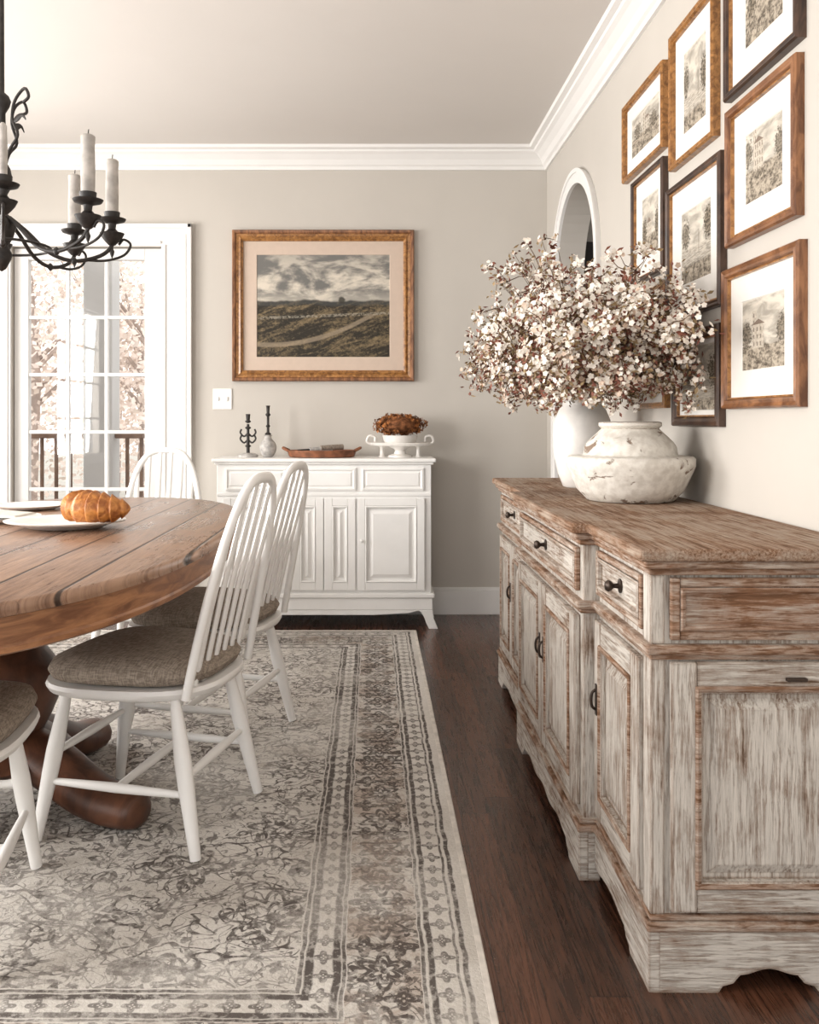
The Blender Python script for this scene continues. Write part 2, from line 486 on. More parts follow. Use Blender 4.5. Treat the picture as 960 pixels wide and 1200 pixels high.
def arch_strip(name, r0, r1, x0, x1, parent=None):
    vs, fs = [], []
    outer, inner = [], []
    for r, L in ((r0, inner), (r1, outer)):
        L.append((AC-r, 0.0))
        for i in range(33):
            a = pi-pi*i/32; L.append((AC+r*math.cos(a), AZ+r*math.sin(a)))
        L.append((AC+r, 0.0))
    n = len(inner)
    for x in (x0, x1):
        for L in (inner, outer):
            vs += [(x, p[0], p[1]) for p in L]
    for i in range(n-1):
        fs += [(i, i+1, n+i+1, n+i), (2*n+i, 2*n+i+1, 3*n+i+1, 3*n+i), (i, i+1, 2*n+i+1, 2*n+i), (n+i, n+i+1, 3*n+i+1, 3*n+i)]
    fs += [(0, n, 3*n, 2*n), (n-1, 2*n-1, 4*n-1, 3*n-1)]
    return mesh(name, vs, fs, m_trim, parent, smooth=True, angle=40)
ac = empty('trim_arch', (XW, AC, 0))
arch_strip('casing_flat', AR, AR+.065, XW-.016, XW, ac)
arch_strip('casing_bead', AR+.05, AR+.07, XW-.024, XW-.016, ac)
box('wall_hall_end', XW+.14, 3.2, YW+.0, YW+.15, 0, ZC, m_wall)
box('wall_hall_side', 3.0, 3.2, 1.5, YW, 0, ZC, m_wall)
hd = empty('door_hall', (1.5, YW, 0))
box('leaf', 1.17, 1.9, YW-.04, YW-.001, .005, 2.12, m_dark, hd, .004)
def wall_left():
    ws = [(0.4, 2.0), (2.7, 4.3)]; z0, z1 = .75, 2.25
    ys = [YN, ws[0][0], ws[0][1], ws[1][0], ws[1][1], YW]
    d = []
    def b(y0, y1, za, zb):
        vs = [(x, y, z) for x in (XL-.15, XL) for y in (y0, y1) for z in (za, zb)]
        d.append((vs, [(0, 1, 3, 2), (4, 6, 7, 5), (0, 4, 5, 1), (2, 3, 7, 6), (0, 2, 6, 4), (1, 5, 7, 3)]))
    for i in range(5):
        if i in (1, 3): b(ys[i], ys[i+1], 0, z0); b(ys[i], ys[i+1], z1, ZC)
        else: b(ys[i], ys[i+1], 0, ZC)
    mesh('wall_left', *merge(d), m_wall)
    for k, (a, c) in enumerate(ws):
        w = empty('window_%d' % (k+1), (XL, (a+c)/2, 1.5))
        rectring('casing', 'x', XL, a-.1, c+.1, z0-.1, z1+.1, [(0, 0), (0, -.02), (.1, -.02), (.1, .08)], m_trim, w)
        for q in (1, 2): box('muntin_v%d' % q, XL-.09, XL-.06, a+(c-a)*q/3-.012, a+(c-a)*q/3+.012, z0, z1, m_trim, w)
        for q in (1, 2, 3): box('muntin_h%d' % q, XL-.09, XL-.06, a, c, z0+(z1-z0)*q/4-.012, z0+(z1-z0)*q/4+.012, m_trim, w)
wall_left()

cp = [(0, 0), (.0, -.115), (.014, -.115), (.018, -.098), (.03, -.09), (.045, -.065), (.07, -.042), (.088, -.032), (.092, -.022), (.115, -.016), (.12, 0)]
def crown_back():
    vs, fs = [], []
    n = len(cp)
    for st in range(3):
        for o, z in cp:
            if st == 0: vs.append((XL, YW-o, ZC+z))
            elif st == 1: vs.append((XW-o, YW-o, ZC+z))
            else: vs.append((XW-o, YN, ZC+z))
    for s_ in range(2):
        for i in range(n):
            k = (i+1) % n
            fs.append((s_*n+i, s_*n+k, (s_+1)*n+k, (s_+1)*n+i))
    fs += [tuple(range(n)), tuple(range(2*n, 3*n))]
    mesh('trim_crown', vs, fs, m_trim)
crown_back()
def baseb(name, x0, x1, y0, y1):
    e = empty(name, ((x0+x1)/2, (y0+y1)/2, 0))
    box('board', x0, x1, y0, y1, 0, .135, m_trim, e, .003)
    return e
b = baseb('baseboard_back', -1.03, XW, YW-.018, YW)
box('cap', -1.03, XW, YW-.012, YW, .135, .155, m_trim, b, .004)
b = baseb('baseboard_right', XW-.018, XW, YN, 1.70)
box('cap', XW-.012, XW, YN, 1.70, .135, .155, m_trim, b, .004)

tr = empty('trim_door', (-1.63, YW, 0))
def casing(x0, x1, z0, z1, nm, vert=True):
    box(nm, x0, x1, YW-.02, YW, z0, z1, m_trim, tr, .002)
casing(DX1, DX1+.17, 0, DZ, 'casing_right'); casing(DX0-.17, DX0, 0, DZ, 'casing_left'); casing(DX0-.17, DX1+.17, DZ, DZ+.12, 'casing_head')
for i, (o, wd) in enumerate(((.012, .014), (.118, .024))):
    box('flute_r%d' % i, DX1+o, DX1+o+wd, YW-.028, YW-.02, 0, DZ+o*.6, m_trim, tr, .003)
    box('flute_l%d' % i, DX0-o-wd, DX0-o, YW-.028, YW-.02, 0, DZ+o*.6, m_trim, tr, .003)
box('backband_r', DX1+.15, DX1+.175, YW-.04, YW-.0201, 0, DZ+.125, m_trim, tr, .004)
box('backband_l', DX0-.175, DX0-.15, YW-.04, YW-.0201, 0, DZ+.125, m_trim, tr, .004)
box('backband_h', DX0-.175, DX1+.175, YW-.04, YW-.0201, DZ+.1, DZ+.125, m_trim, tr, .004)
box('head_bead', DX0-.0, DX1+.0, YW-.03, YW-.0201, DZ+.012, DZ+.028, m_trim, tr, .003)
dr = empty('door_1', (-1.63, YW+.05, 0))
gx0, gx1 = -1.975, -1.307
box('stile_left', DX0+.003, gx0, YW+.03, YW+.075, .01, DZ-.005, m_door, dr, .003)
box('stile_right', gx1, DX1-.003, YW+.03, YW+.075, .01, DZ-.005, m_door, dr, .003)
box('rail_top', gx0, gx1, YW+.03, YW+.075, 2.03, DZ-.005, m_door, dr, .003)
box('rail_bottom', gx0, gx1, YW+.03, YW+.075, .01, .38, m_door, dr, .003)
for i in (1, 2): box('muntin_v%d' % i, gx0+(gx1-gx0)*i/3-.010, gx0+(gx1-gx0)*i/3+.010, YW+.035, YW+.065, .38, 2.03, m_door, dr, .002)
for i in range(1, 5): box('muntin_h%d' % i, gx0, gx1, YW+.036, YW+.064, .38+.33*i-.010, .38+.33*i+.010, m_door, dr, .002)
box('glass', gx0, gx1, YW+.049, YW+.051, .38, 2.03, m_glass, dr)

# exterior
box('porch_deck', -6, 1.1, YW+.15, 6.6, -.12, -.02, m_deck)
box('lawn_ground', -30, 20, 6.6, 45, -.7, -.6, m_lawn)
pc = empty('porch_column', (-1.9, 6.3, -.02))
box('shaft', -2.0, -1.80, 6.2, 6.4, .18, 3.2, m_col, pc, .01)
box('base', -2.03, -1.77, 6.17, 6.43, -.02, .18, m_col, pc, .01)
box('capital', -2.04, -1.76, 6.16, 6.44, 3.2, 3.32, m_col, pc, .01)
pr = empty('porch_railing', (-2.2, 6.3, 0))
for nm, a, c in (('l', -5.5, -2.0), ('r', -1.80, 1.0)):
    box('top_rail_'+nm, a, c, 6.26, 6.34, .98, 1.03, m_rail, pr, .01)
    box('bottom_rail_'+nm, a, c, 6.28, 6.32, .06, .10, m_rail, pr)
    d = []
    k = a+.08
    while k < c-.03:
        d.append(tube_data([(k, 6.3, .1), (k, 6.3, .98)], .014, 6)); k += .10
    mesh('balusters_'+nm, *merge(d), m_rail, pr)
    box('post_'+nm, (a if nm == 'l' else c-.08), (a+.08 if nm == 'l' else c), 6.26, 6.34, -.02, 1.0, m_rail, pr)
def tree(x, y, h, R, n=3000):
    e = empty('autumn_tree', (x, y, -.6))
    d = [tube_data([(x, y, -.6), (x+.1, y, h*.4), (x, y, h*.8)], [.10, .07, .03], 8)]
    for i in range(9):
        a = random.random()*6.28; z = h*random.uniform(.25, .6)
        d.append(tube_data([(x, y, z), (x+math.cos(a)*R*.7, y+math.sin(a)*R*.7, z+h*.3)], [.035, .012], 6))
    mesh('trunk', *merge(d), m_bark, e)
    vs, fs = [], []
    for i in range(n):
        while True:
            p = Vector([random.uniform(-1, 1) for _ in range(3)])
            if p.length < 1: break
        c = Vector((x+p.x*R, y+p.y*R, h*.52+p.z*h*.52))
        a = Vector([random.gauss(0, 1) for _ in range(3)]).normalized(); bb = a.orthogonal().normalized()
        s_ = random.uniform(.03, .06); o = len(vs)
        vs += [c+a*s_, c+bb*s_*.7, c-a*s_, c-bb*s_*.7]; fs.append((o, o+1, o+2, o+3))
    mesh('foliage', vs, fs, m_tleaf, e, recalc=False)
tree(-4.6, 12, 4.2, 1.7); tree(-3.0, 12.5, 3.6, 1.2); tree(-6.8, 15, 5.4, 2.4); tree(-4.4, 17, 4.6, 1.9); tree(-6.0, 21, 6.0, 2.6)

# ------------------------------------------------------------ rug
rg = empty('persian_rug', (-1.04, 3.0, 0))
box('pile', -2.3, .22, 1.36, 4.67, .0005, .012, m_rug, rg)
for nm, q in (('binding_r', (.215, .232, 1.35, 4.68)), ('binding_l', (-2.312, -2.295, 1.35, 4.68)), ('binding_f', (-2.3, .22, 4.662, 4.68)), ('binding_n', (-2.3, .22, 1.35, 1.368))):
    box(nm, *q, .0005, .0124, m_rugedge, rg, .003)
ZR = .0125

# ------------------------------------------------------------ sideboard
sb = empty('distressed_sideboard', (.77, 2.75, 0))
y0, y1, y2, y3 = 1.75, 2.17, 3.07, 3.80
xb, xn, xm = XW-.005, .550, .512
HB, HW, HT = .135, .665, .862
box('carcass_near', xn, xb, y0, y1, .10, .825, m_wwv, sb, .004)
box('carcass_middle', xm, xb-.002, y1, y2, .10, .825, m_wwv, sb, .004)
box('carcass_far', xn, xb, y2, y3, .10, .825, m_wwv, sb, .004)
def outline(o):
    return [(xb, y0-o), (xn-o, y0-o), (xn-o, y1-o), (xm-o, y1-o), (xm-o, y2+o), (xn-o, y2+o), (xn-o, y3+o), (xb, y3+o)]
ext('top_board', outline(.036), .838, HT, 'z', m_wwt, sb, .006)
ext('top_moulding_upper', outline(.024), .822, .838, 'z', m_wwe, sb, .005)
ext('top_moulding_lower', outline(.012), .808, .822, 'z', m_wwe, sb, .004)
ext('waist_moulding', outline(.018), HW-.012, HW+.008, 'z', m_wwe, sb, .006)
ext('waist_bead', outline(.009), HW-.022, HW-.012, 'z', m_wwe, sb, .003)
ext('base_moulding', outline(.018), HB-.018, HB, 'z', m_wwe, sb, .005)
ext('base_bead', outline(.010), HB, HB+.012, 'z', m_wwe, sb, .004)
def scallop(a, b, zt, n, fa=True, fb=True):
    L = b-a; w = .17 if L < .6 else .15
    pts = []
    if fa: pts += [(a, 0), (a+w*.75, 0), (a+w*.80, .012), (a+w*.92, .018), (a+w, .034)]
    else: pts += [(a, .040)]
    ua = a+(w if fa else .01); ub = b-(w if fb else .01)
    m = 24
    for i in range(1, m):
        t = i/m
        z = .040+.006*math.cos(t*2*pi*n+pi)
        pts.append((ua+(ub-ua)*t, z))
    if fb: pts += [(b-w, .034), (b-w*.92, .018), (b-w*.80, .012), (b-w*.75, 0), (b, 0)]
    else: pts += [(b, .040)]
    return pts+[(b, zt), (a, zt)]
ext('apron_near', scallop(y0-.014, y1-.014, HB-.015, 1, True, False), xn-.014, xn+.01, 'x', m_wwh, sb, .002)
ext('apron_middle', scallop(y1-.014, y2+.014, HB-.015, 3), xm-.014, xm+.01, 'x', m_wwh, sb, .003)
ext('apron_far', scallop(y2+.014, y3+.012, HB-.015, 2, False, True), xn-.014, xn+.01, 'x', m_wwh, sb, .003)
ext('apron_return_near', [(xm-.013, 0), (xn, 0), (xn, HB-.016), (xm-.013, HB-.016)], y1-.013, y1+.02, 'y', m_wwh, sb, .002)
ext('apron_return_far', [(xm-.013, 0), (xn, 0), (xn, HB-.016), (xm-.013, HB-.016)], y2-.02, y2+.013, 'y', m_wwh, sb, .002)
ext('apron_end', scallop(xn-.006, xb, HB-.015, 1), y0-.0138, y0+.01, 'y', m_wwh, sb)
ext('apron_end_far', scallop(xn-.014, xb, HB-.015, 1), y3-.01, y3+.014, 'y', m_wwh, sb, .003)

def fp_box(nm, plane, base, u0, u1, z0, z1, n0, n1, mat, parent, bevel=.003):
    if plane == 'x': return box(nm, base-n1, base-n0, u0, u1, z0, z1, mat, parent, bevel)
    return box(nm, u0, u1, base-n1, base-n0, z0, z1, mat, parent, bevel)
def panel(nm, plane, base, u0, u1, z0, z1, sw, mf, mp, parent, th=.016, raised=True, mh=None, ml=None):
    mh = mh or mf
    fp_box(nm+'_stile_a', plane, base, u0, u0+sw, z0, z1, 0, th, mf, parent)
    fp_box(nm+'_stile_b', plane, base, u1-sw, u1, z0, z1, 0, th, mf, parent)
    fp_box(nm+'_rail_top', plane, base, u0+sw, u1-sw, z1-sw, z1, 0, th-.001, mh, parent)
    fp_box(nm+'_rail_low', plane, base, u0+sw, u1-sw, z0, z0+sw, 0, th-.001, mh, parent)
    a, b_, c, d = u0+sw, u1-sw, z0+sw, z1-sw
    w = min(b_-a, d-c)
    if ml:
        rectring(nm+'_bead', plane, base, a-.004, b_+.004, c-.004, d+.004, [(0, th-.002), (0, th+.003), (.004, th+.006), (.010, th+.004), (.014, th-.003), (.016, .002)], ml, parent)
    pr_ = [(0, th), (.004, th+.003), (.010, th), (.012, .003)]
    if raised and w > .06:
        pr_ += [(.022, .003), (.040, th-.004), (.043, th-.003)]
    rectring(nm+'_panel', plane, base, a, b_, c, d, pr_, mp, parent, fill=True)
def drawer(nm, base, a, b_, knobs):
    panel(nm, 'x', base, a, b_, .690, .798, .016, m_wwe, m_wwh, sb, .012, raised=False)
    for i, k in enumerate(knobs):
        lathe(nm+'_knob%d' % i, [(.016, 0), (.016, .003), (.006, .006), (.005, .016), (.011, .022), (.013, .028), (.009, .034), (.001, .036)], (0, 0, 0), m_pulls, None, 16)
        o = COL.objects[-1]
        o.parent = sb; o.matrix_parent_inverse = Matrix.Translation(sb.location).inverted()
        o.location = (base-.003, k, .745); o.rotation_euler = (0, -pi/2, 0)
drawer('drawer_near', xn, y0+.045, y1-.015, [(y0+y1)/2+.01])
drawer('drawer_mid', xm, y1+.03, y2-.03, [(y1+y2)/2])
drawer('drawer_far', xn, y2+.02, y3-.05, [(y2+y3)/2])
ym = (y1+y2)/2
zb, zt = .165, .632
kw_ = dict(mh=m_wwh, ml=m_wwe)
panel('door_near', 'x', xn, y0+.05, y1-.015, zb, zt, .055, m_wwv, m_wwv, sb, **kw_)
panel('door_mid_a', 'x', xm, y1+.03, ym-.002, zb, zt, .055, m_wwv, m_wwv, sb, **kw_)
panel('door_mid_b', 'x', xm, ym+.002, y2-.03, zb, zt, .055, m_wwv, m_wwv, sb, **kw_)
panel('door_far_a', 'x', xn, y2+.02, (y2+y3)/2-.01, zb, zt, .05, m_wwv, m_wwv, sb, **kw_)
panel('door_far_b', 'x', xn, (y2+y3)/2-.006, y3-.05, zb, zt, .05, m_wwv, m_wwv, sb, **kw_)
def pull(nm, base, y):
    P_ = crom([(base-.016, y, .470), (base-.026, y, .462), (base-.029, y, .445), (base-.026, y, .428), (base-.016, y, .420)], 4)
    d = [tube_data(P_, [.0035]*17, 8)]
    vs, fs = merge(d)
    mesh(nm, vs, fs, m_pulls, sb, smooth=True)
    box(nm+'_plate', base-.019, base-.015, y-.008, y+.008, .408, .482, m_pulls, sb, .002)
pull('pull_near', xn, y1-.04); pull('pull_mid_a', xm, ym-.028); pull('pull_mid_b', xm, ym+.028); pull('pull_far', xn, (y2+y3)/2+.02)
fp_box('corner_post', 'x', xn, y0-.006, y0+.042, HB+.012, HW-.02, -.02, .008, m_wwv, sb)
fp_box('corner_post_up', 'x', xn, y0-.006, y0+.042, HW+.008, .808, -.02, .008, m_wwv, sb)
panel('end_panel', 'y', y0, xn+.03, xb-.01, zb-.01, zt+.008, .05, m_wwv, m_wwv, sb, .016, mh=m_wwh, ml=m_wwe)
panel('end_upper', 'y', y0, xn+.03, xb-.01, .682, .803, .018, m_wwe, m_wwb, sb, .014, raised=False)
box('end_latch', .80, .84, y0-.026, y0-.016, .605, .612, m_pulls, sb, .002)
HT_ = HT

# ------------------------------------------------------------ vases and blossoms on sideboard
bx, by = .795, 2.76
bw = empty('distressed_bowl_vase', (bx, by, HT_))
lathe('body', [(.115, 0), (.130, .003), (.160, .035), (.178, .075), (.188, .098), (.192, .108), (.192, .130), (.185, .137), (.148, .139), (.140, .144), (.137, .165), (.128, .180), (.108, .200), (.092, .215), (.085, .222), (.094, .229), (.094, .240), (.082, .243), (.074, .23), (.09, .2), (.08, .05), (.001, .04)], (bx, by, HT_), m_bowl, bw, 56)
vx, vy = .775, 3.30
vz = empty('white_vase', (vx, vy, HT_))
lathe('body', [(.06, 0), (.07, .004), (.088, .05), (.103, .12), (.108, .19), (.100, .25), (.085, .285), (.072, .30), (.070, .315), (.078, .33), (.070, .335), (.062, .325), (.062, .30), (.08, .2), (.06, .02), (.001, .015)], (vx, vy, HT_), m_ceramic, vz, 40)

fl = empty('blossom_arrangement', (.70, 3.1, HT_+.3))
def build_blossoms():
    R = random.Random(11)
    sd = []; PV, PF, PI = [], [], []
    def quad(c, d, n, l, w, mi):
        s_ = d.cross(n).normalized(); o = len(PV)
        PV.extend([c, c+d*l*.55+s_*w+n*l*.12, c+d*l+n*l*.08, c+d*l*.55-s_*w+n*l*.12]); PF.append((o, o+1, o+2, o+3)); PI.append(mi)
    def rv():
        return Vector([R.gauss(0, 1) for _ in range(3)]).normalized()
    def ok(p): return p.x < .955
    def blossom(c, n, r, mi):
        a = n.orthogonal().normalized(); b_ = n.cross(a); ph = R.random()*6
        for k in range(5):
            t = ph+k*2*pi/5; quad(c, a*math.cos(t)+b_*math.sin(t), n, r, r*.48, mi)
    def cluster(c, rad, n, outdir, blush=.2):
        for _ in range(n):
            p = c+rv()*rad*R.random()**.5
            if not ok(p): continue
            nn = (rv()+outdir*.9+Vector((-.2, -.5, .3))).normalized()
            blossom(p, nn, R.uniform(.0055, .0102), 0 if R.random() > blush else 1)
    def leaves(c, rad, n):
        for _ in range(n):
            p = c+rv()*rad*R.random()**.5
            if not ok(p): continue
            d = rv(); nn = d.orthogonal().normalized(); q = R.random()
            quad(p, d, nn, R.uniform(.010, .026), R.uniform(.003, .006), 2 if q < .55 else 3)
    C = Vector((.695, 2.90, 1.345))
    mouth1 = Vector((vx, vy, HT_+.32))
    NW = 40
    for i in range(210):
        while True:
            d = rv()
            if d.z > -.8: break
        k = R.uniform(.70, 1.12)
        T = C+Vector((d.x*.385, d.y*.60, d.z*.215))*k
        if i < NW:
            T = C+Vector((R.uniform(-.30, .22), R.uniform(-.45, .35), R.uniform(.17, .29)))
            if i < 4: T = C+Vector((R.uniform(-.25, -.10), R.uniform(0, .3), R.uniform(.30, .36)))
        if T.x > .94: T.x = R.uniform(.86, .94)
        if T.z < 1.125: T.z = 1.125+R.random()*.03
        low = T.z < C.z-.02
        m = mouth1
        mid = m.lerp(T, .45)+Vector((0, 0, .07))
        p = bez(m-Vector((0, 0, .1)), m+Vector((R.uniform(-.02, .02), R.uniform(-.02, .02), .08)), mid, T, 9)
        sd.append(tube_data(p, [.0032-.0024*j/9 for j in range(10)], 5))
        for j in range(5, 10):
            q = p[j]
            if q.z < 1.125: continue
            od = (q-C); od = od.normalized() if od.length > .01 else rv()
            if i >= NW:
                cluster(q, .034, (9 if low else 12) if j > 7 else 5, od, .35 if low else .15)
                leaves(q, .045, 16 if low else 9)
            else:
                cluster(q, .014, 4, od); leaves(q, .02, 6)
        for _ in range(3):
            j = R.randint(6, 9); q = p[j]; e = q+rv()*R.uniform(.04, .095)
            if not ok(e) or e.z < 1.12: continue
            sd.append(tube_data([q, (q+e)/2+rv()*.01, e], [.0018, .0014, .001], 4))
            cluster(e, .020, 9, (e-C).normalized(), .3 if low else .15); leaves(e, .026, 8 if low else 5)
    for i in range(400):
        d = rv(); k = R.random()**.33
        p = C+Vector((d.x*.33, d.y*.52, d.z*.18))*k
        if not ok(p) or p.z < 1.12: continue
        if k > .78: cluster(p, .028, 9, d, .2); leaves(p, .035, 10)
        else: leaves(p, .06, 24)
    mesh('stems', *merge(sd), m_stem, fl)
    mesh('blooms', PV, PF, [m_petal, m_petal2, m_bleaf, m_gleaf], fl, midx=PI, recalc=False)
build_blossoms()

# ------------------------------------------------------------ gallery wall
frames = [
 (3.02, 3.50, 2.03, 2.325, m_gold, .022), (2.57, 2.95, 1.925, 2.365, m_gold, .024), (2.06, 2.49, 1.99, 2.44, m_blackf, .026),
 (2.07, 2.48, 1.583, 1.96, m_brownf, .028), (2.52, 2.98, 1.435, 1.87, m_blackf, .024), (3.02, 3.38, 1.615, 2.0, m_blackf, .020),
 (2.055, 2.505, 1.14, 1.525, m_brownf, .030), (2.53, 2.92, 1.09, 1.385, m_blackf, .034), (3.0, 3.38, 1.15, 1.575, m_gold, .020)]
for i, (a, b_, c, d, m, fw) in enumerate(frames):
    e = empty('framed_print', (XW, (a+b_)/2, (c+d)/2))
    rectring('frame', 'x', XW, a, b_, c, d, [(0, 0.0), (0, .020), (.004, .026), (fw*.45, .022), (fw*.7, .024), (fw*.85, .016), (fw, .014), (fw, .004)], m, e)
    rectring('gilt_lip', 'x', XW, a+fw-.004, b_-fw+.004, c+fw-.004, d-fw+.004, [(0, .012), (0, .017), (.004, .017), (.005, .008)], m_gold, e)
    mw = min(b_-a, d-c)*(.19 if i != 7 else .06)
    rectring('mat', 'x', XW, a+fw-.001, b_-fw+.001, c+fw-.001, d-fw+.001, [(0, .008), (mw-.003, .008), (mw, .005)], m_mat, e)
    k = fw+mw-.002
    box('print', XW-.0055, XW-.002, a+k, b_-k, c+k, d-k, mk_art(i), e)

pt = empty('landscape_painting', (-.28, YW, 1.76))
a, b_, c, d = -.795, .24, 1.33, 2.19
rectring('frame', 'y', YW, a, b_, c, d, [(0, 0.0), (0, .03), (.006, .038), (.016, .036), (.026, .024), (.040, .022)], m_brownf, pt)
rectring('frame_inner', 'y', YW, a+.022, b_-.022, c+.022, d-.022, [(0, .02), (0, .028), (.014, .024), (.026, .030), (.032, .022), (.040, .018), (.040, .005)], m_gold, pt)
rectring('mat', 'y', YW, a+.06, b_-.06, c+.06, d-.06, [(0, .010), (.077, .010), (.08, .006)], m_mat2, pt)
box('canvas', a+.138, b_-.138, YW-.007, YW-.003, c+.138, d-.138, m_land, pt)

sw = empty('light_switch_plate', (-.855, YW, 1.23))
box('plate', -.908, -.80, YW-.007, YW, 1.17, 1.288, m_trim, sw, .002)
for i, x in enumerate((-.88, -.828)): box('toggle_%d' % i, x-.006, x+.006, YW-.014, YW-.007, 1.218, 1.242, m_white, sw, .002)

# ------------------------------------------------------------ white buffet
wb = empty('white_buffet', (-.255, 4.92, 0))
X0, X1, YF, YB = -.825, .315, 4.765, 5.098
box('carcass', X0, X1, YF, YB, .17, .875, m_white, wb, .003)
box('top', X0-.025, X1+.025, YF-.03, YB, .885, .905, m_white, wb, .006)
box('top_moulding', X0-.012, X1+.012, YF-.016, YB, .872, .886, m_white, wb, .005)
for nm, q in (('drawer_a', (-.78, -.455)), ('drawer_b', (-.425, -.085)), ('drawer_c', (-.055, .275))):
    rectring(nm, 'y', YF, q[0], q[1], .735, .855, [(0, 0), (0, .010), (.010, .012), (.016, .006), (.022, .006), (.028, .010)], m_white, wb, fill=True)
box('mid_rail', X0, X1, YF-.008, YF, .705, .722, m_white, wb, .003)
def wdoor(nm, a, b_):
    panel(nm, 'y', YF, a, b_, .205, .695, .042, m_white, m_white, wb, .016)
wdoor('door_left', -.79, -.432); wdoor('door_mid_a', -.423, -.257); wdoor('door_mid_b', -.253, -.087); wdoor('door_right', -.078, .28)
for i, x in enumerate((-.455, -.055)):
    lathe('knob_%d' % i, [(.005, 0), (.004, .012), (.010, .018), (.010, .024), (.001, .028)], (0, 0, 0), m_white, None, 14)
    o = COL.objects[-1]; o.parent = wb; o.matrix_parent_inverse = Matrix.Translation(wb.location).inverted()
    o.location = (x, YF-.015, .47); o.rotation_euler = (pi/2, 0, 0)
box('base_moulding', X0-.018, X1+.018, YF-.022, YB, .165, .190, m_white, wb, .006)
box('plinth', X0-.008, X1+.008, YF-.012, YB, .10, .165, m_white, wb, .004)
for nm, x, s_ in (('foot_left', X0-.008, -1), ('foot_right', X1+.008, 1)):
    for nn, yy in (('front', YF-.012), ('rear', YB-.07)):
        pts = [(x-s_*.075, .10), (x-s_*.06, .085), (x-s_*.045, .06), (x-s_*.035, .03), (x-s_*.02, 0), (x+s_*.028, 0), (x+s_*.02, .02), (x+s_*.004, .06), (x, .10)]
        ext(nm+'_'+nn, pts, yy, yy+.06, 'y', m_white, wb, .003)
ext('apron', [(X0+.06, .10), (X0+.12, .085), (X0+.3, .075), (X1-.3, .075), (X1-.12, .085), (X1-.06, .10)], YF-.01, YF+.01, 'y', m_white, wb)
BT = .905

# items on buffet
CXA = -.682
cs = empty('iron_candelabra', (CXA, 4.93, BT))
lathe('base', [(.055, 0), (.055, .012), (.045, .018), (.03, .022), (.001, .024)], (CXA, 4.93, BT), m_stone, cs, 24)
zz = BT+.022
tube('stem', [(CXA, 4.93, zz), (CXA, 4.93, zz+.16)], [.010, .007], m_iron, cs)
for s_ in (-1, 1):
    for h in (.075, .11):
        tube('arm', crom([(CXA, 4.93, zz+h), (CXA+s_*.022, 4.93, zz+h-.018), (CXA+s_*.042, 4.93, zz+h+.002), (CXA+s_*.036, 4.93, zz+h+.022)], 4), .005, m_iron, cs, 6)
for q, h in enumerate((.03, .09, .13, .165)):
    lathe('collar_%d' % q, [(.006, 0), (.016, .006), (.016, .012), (.006, .018)], (CXA, 4.93, zz+h), m_iron, cs, 14)
tube('cup', [(CXA, 4.93, zz+.17), (CXA, 4.93, zz+.215)], [.009, .013], m_iron, cs)
vb = empty('stone_bud_vase', (-.572, 4.93, BT))
lathe('body', [(.022, 0), (.028, .004), (.044, .03), (.048, .055), (.040, .08), (.022, .10), (.018, .115), (.024, .122), (.001, .122)], (-.572, 4.93, BT), m_stone, vb, 28)
cd = empty('black_candlestick', (-.572, 4.93, BT+.122))
lathe('stick', [(.016, 0), (.018, .006), (.008, .014), (.007, .04), (.013, .048), (.007, .056), (.007, .10), (.014, .108), (.014, .114), (.008, .12), (.010, .155), (.013, .16), (.001, .162)], (-.572, 4.93, BT+.1225), m_iron, cd, 16)
ty = empty('wooden_tray', (-.28, 4.92, BT))
TXc = -.275
lathe('dish', [(.16, 0), (.178, .004), (.188, .030), (.190, .040), (.182, .040), (.176, .030), (.165, .012), (.001, .012)], (TXc, 4.91, BT), m_tray, ty, 40, sy=.66)
for s_ in (-1, 1):
    tube('handle', crom([(TXc+s_*.180, 4.88, BT+.036), (TXc+s_*.208, 4.89, BT+.05), (TXc+s_*.208, 4.93, BT+.05), (TXc+s_*.180, 4.94, BT+.036)], 4), .008, m_tray, ty, 8)
for i in range(3):
    tube('roll_%d' % i, [(-.40+.06*i, 4.86+.02*i, BT+.030+.010*i), (-.28+.06*i, 4.91+.02*i, BT+.036+.010*i)], .015, (m_iron, m_stone, m_cush)[i], ty, 10)
FX = .155
fb = empty('footed_bowl', (FX, 4.93, BT))
lathe('bowl', [(.065, 0), (.065, .010), (.035, .018), (.028, .035), (.035, .045), (.075, .065), (.092, .095), (.098, .12), (.090, .12), (.08, .09), (.001, .07)], (FX, 4.93, BT), m_ceramic, fb, 36)
lathe('tray_rim', [(.12, .062), (.160, .064), (.170, .075), (.163, .08), (.12, .07)], (FX, 4.93, BT), m_ceramic, fb, 36, sy=.5)
for s_ in (-1, 1):
    tube('handle', crom([(FX+s_*.158, 4.93, BT+.07), (FX+s_*.182, 4.93, BT+.085), (FX+s_*.172, 4.93, BT+.115), (FX+s_*.140, 4.93, BT+.112), (FX+s_*.138, 4.93, BT+.085)], 4), .007, m_ceramic, fb, 8)
    lathe('leg', [(.02, 0), (.012, .01), (.010, .05), (.02, .066)], (FX+s_*.10, 4.93, BT), m_ceramic, fb, 12)
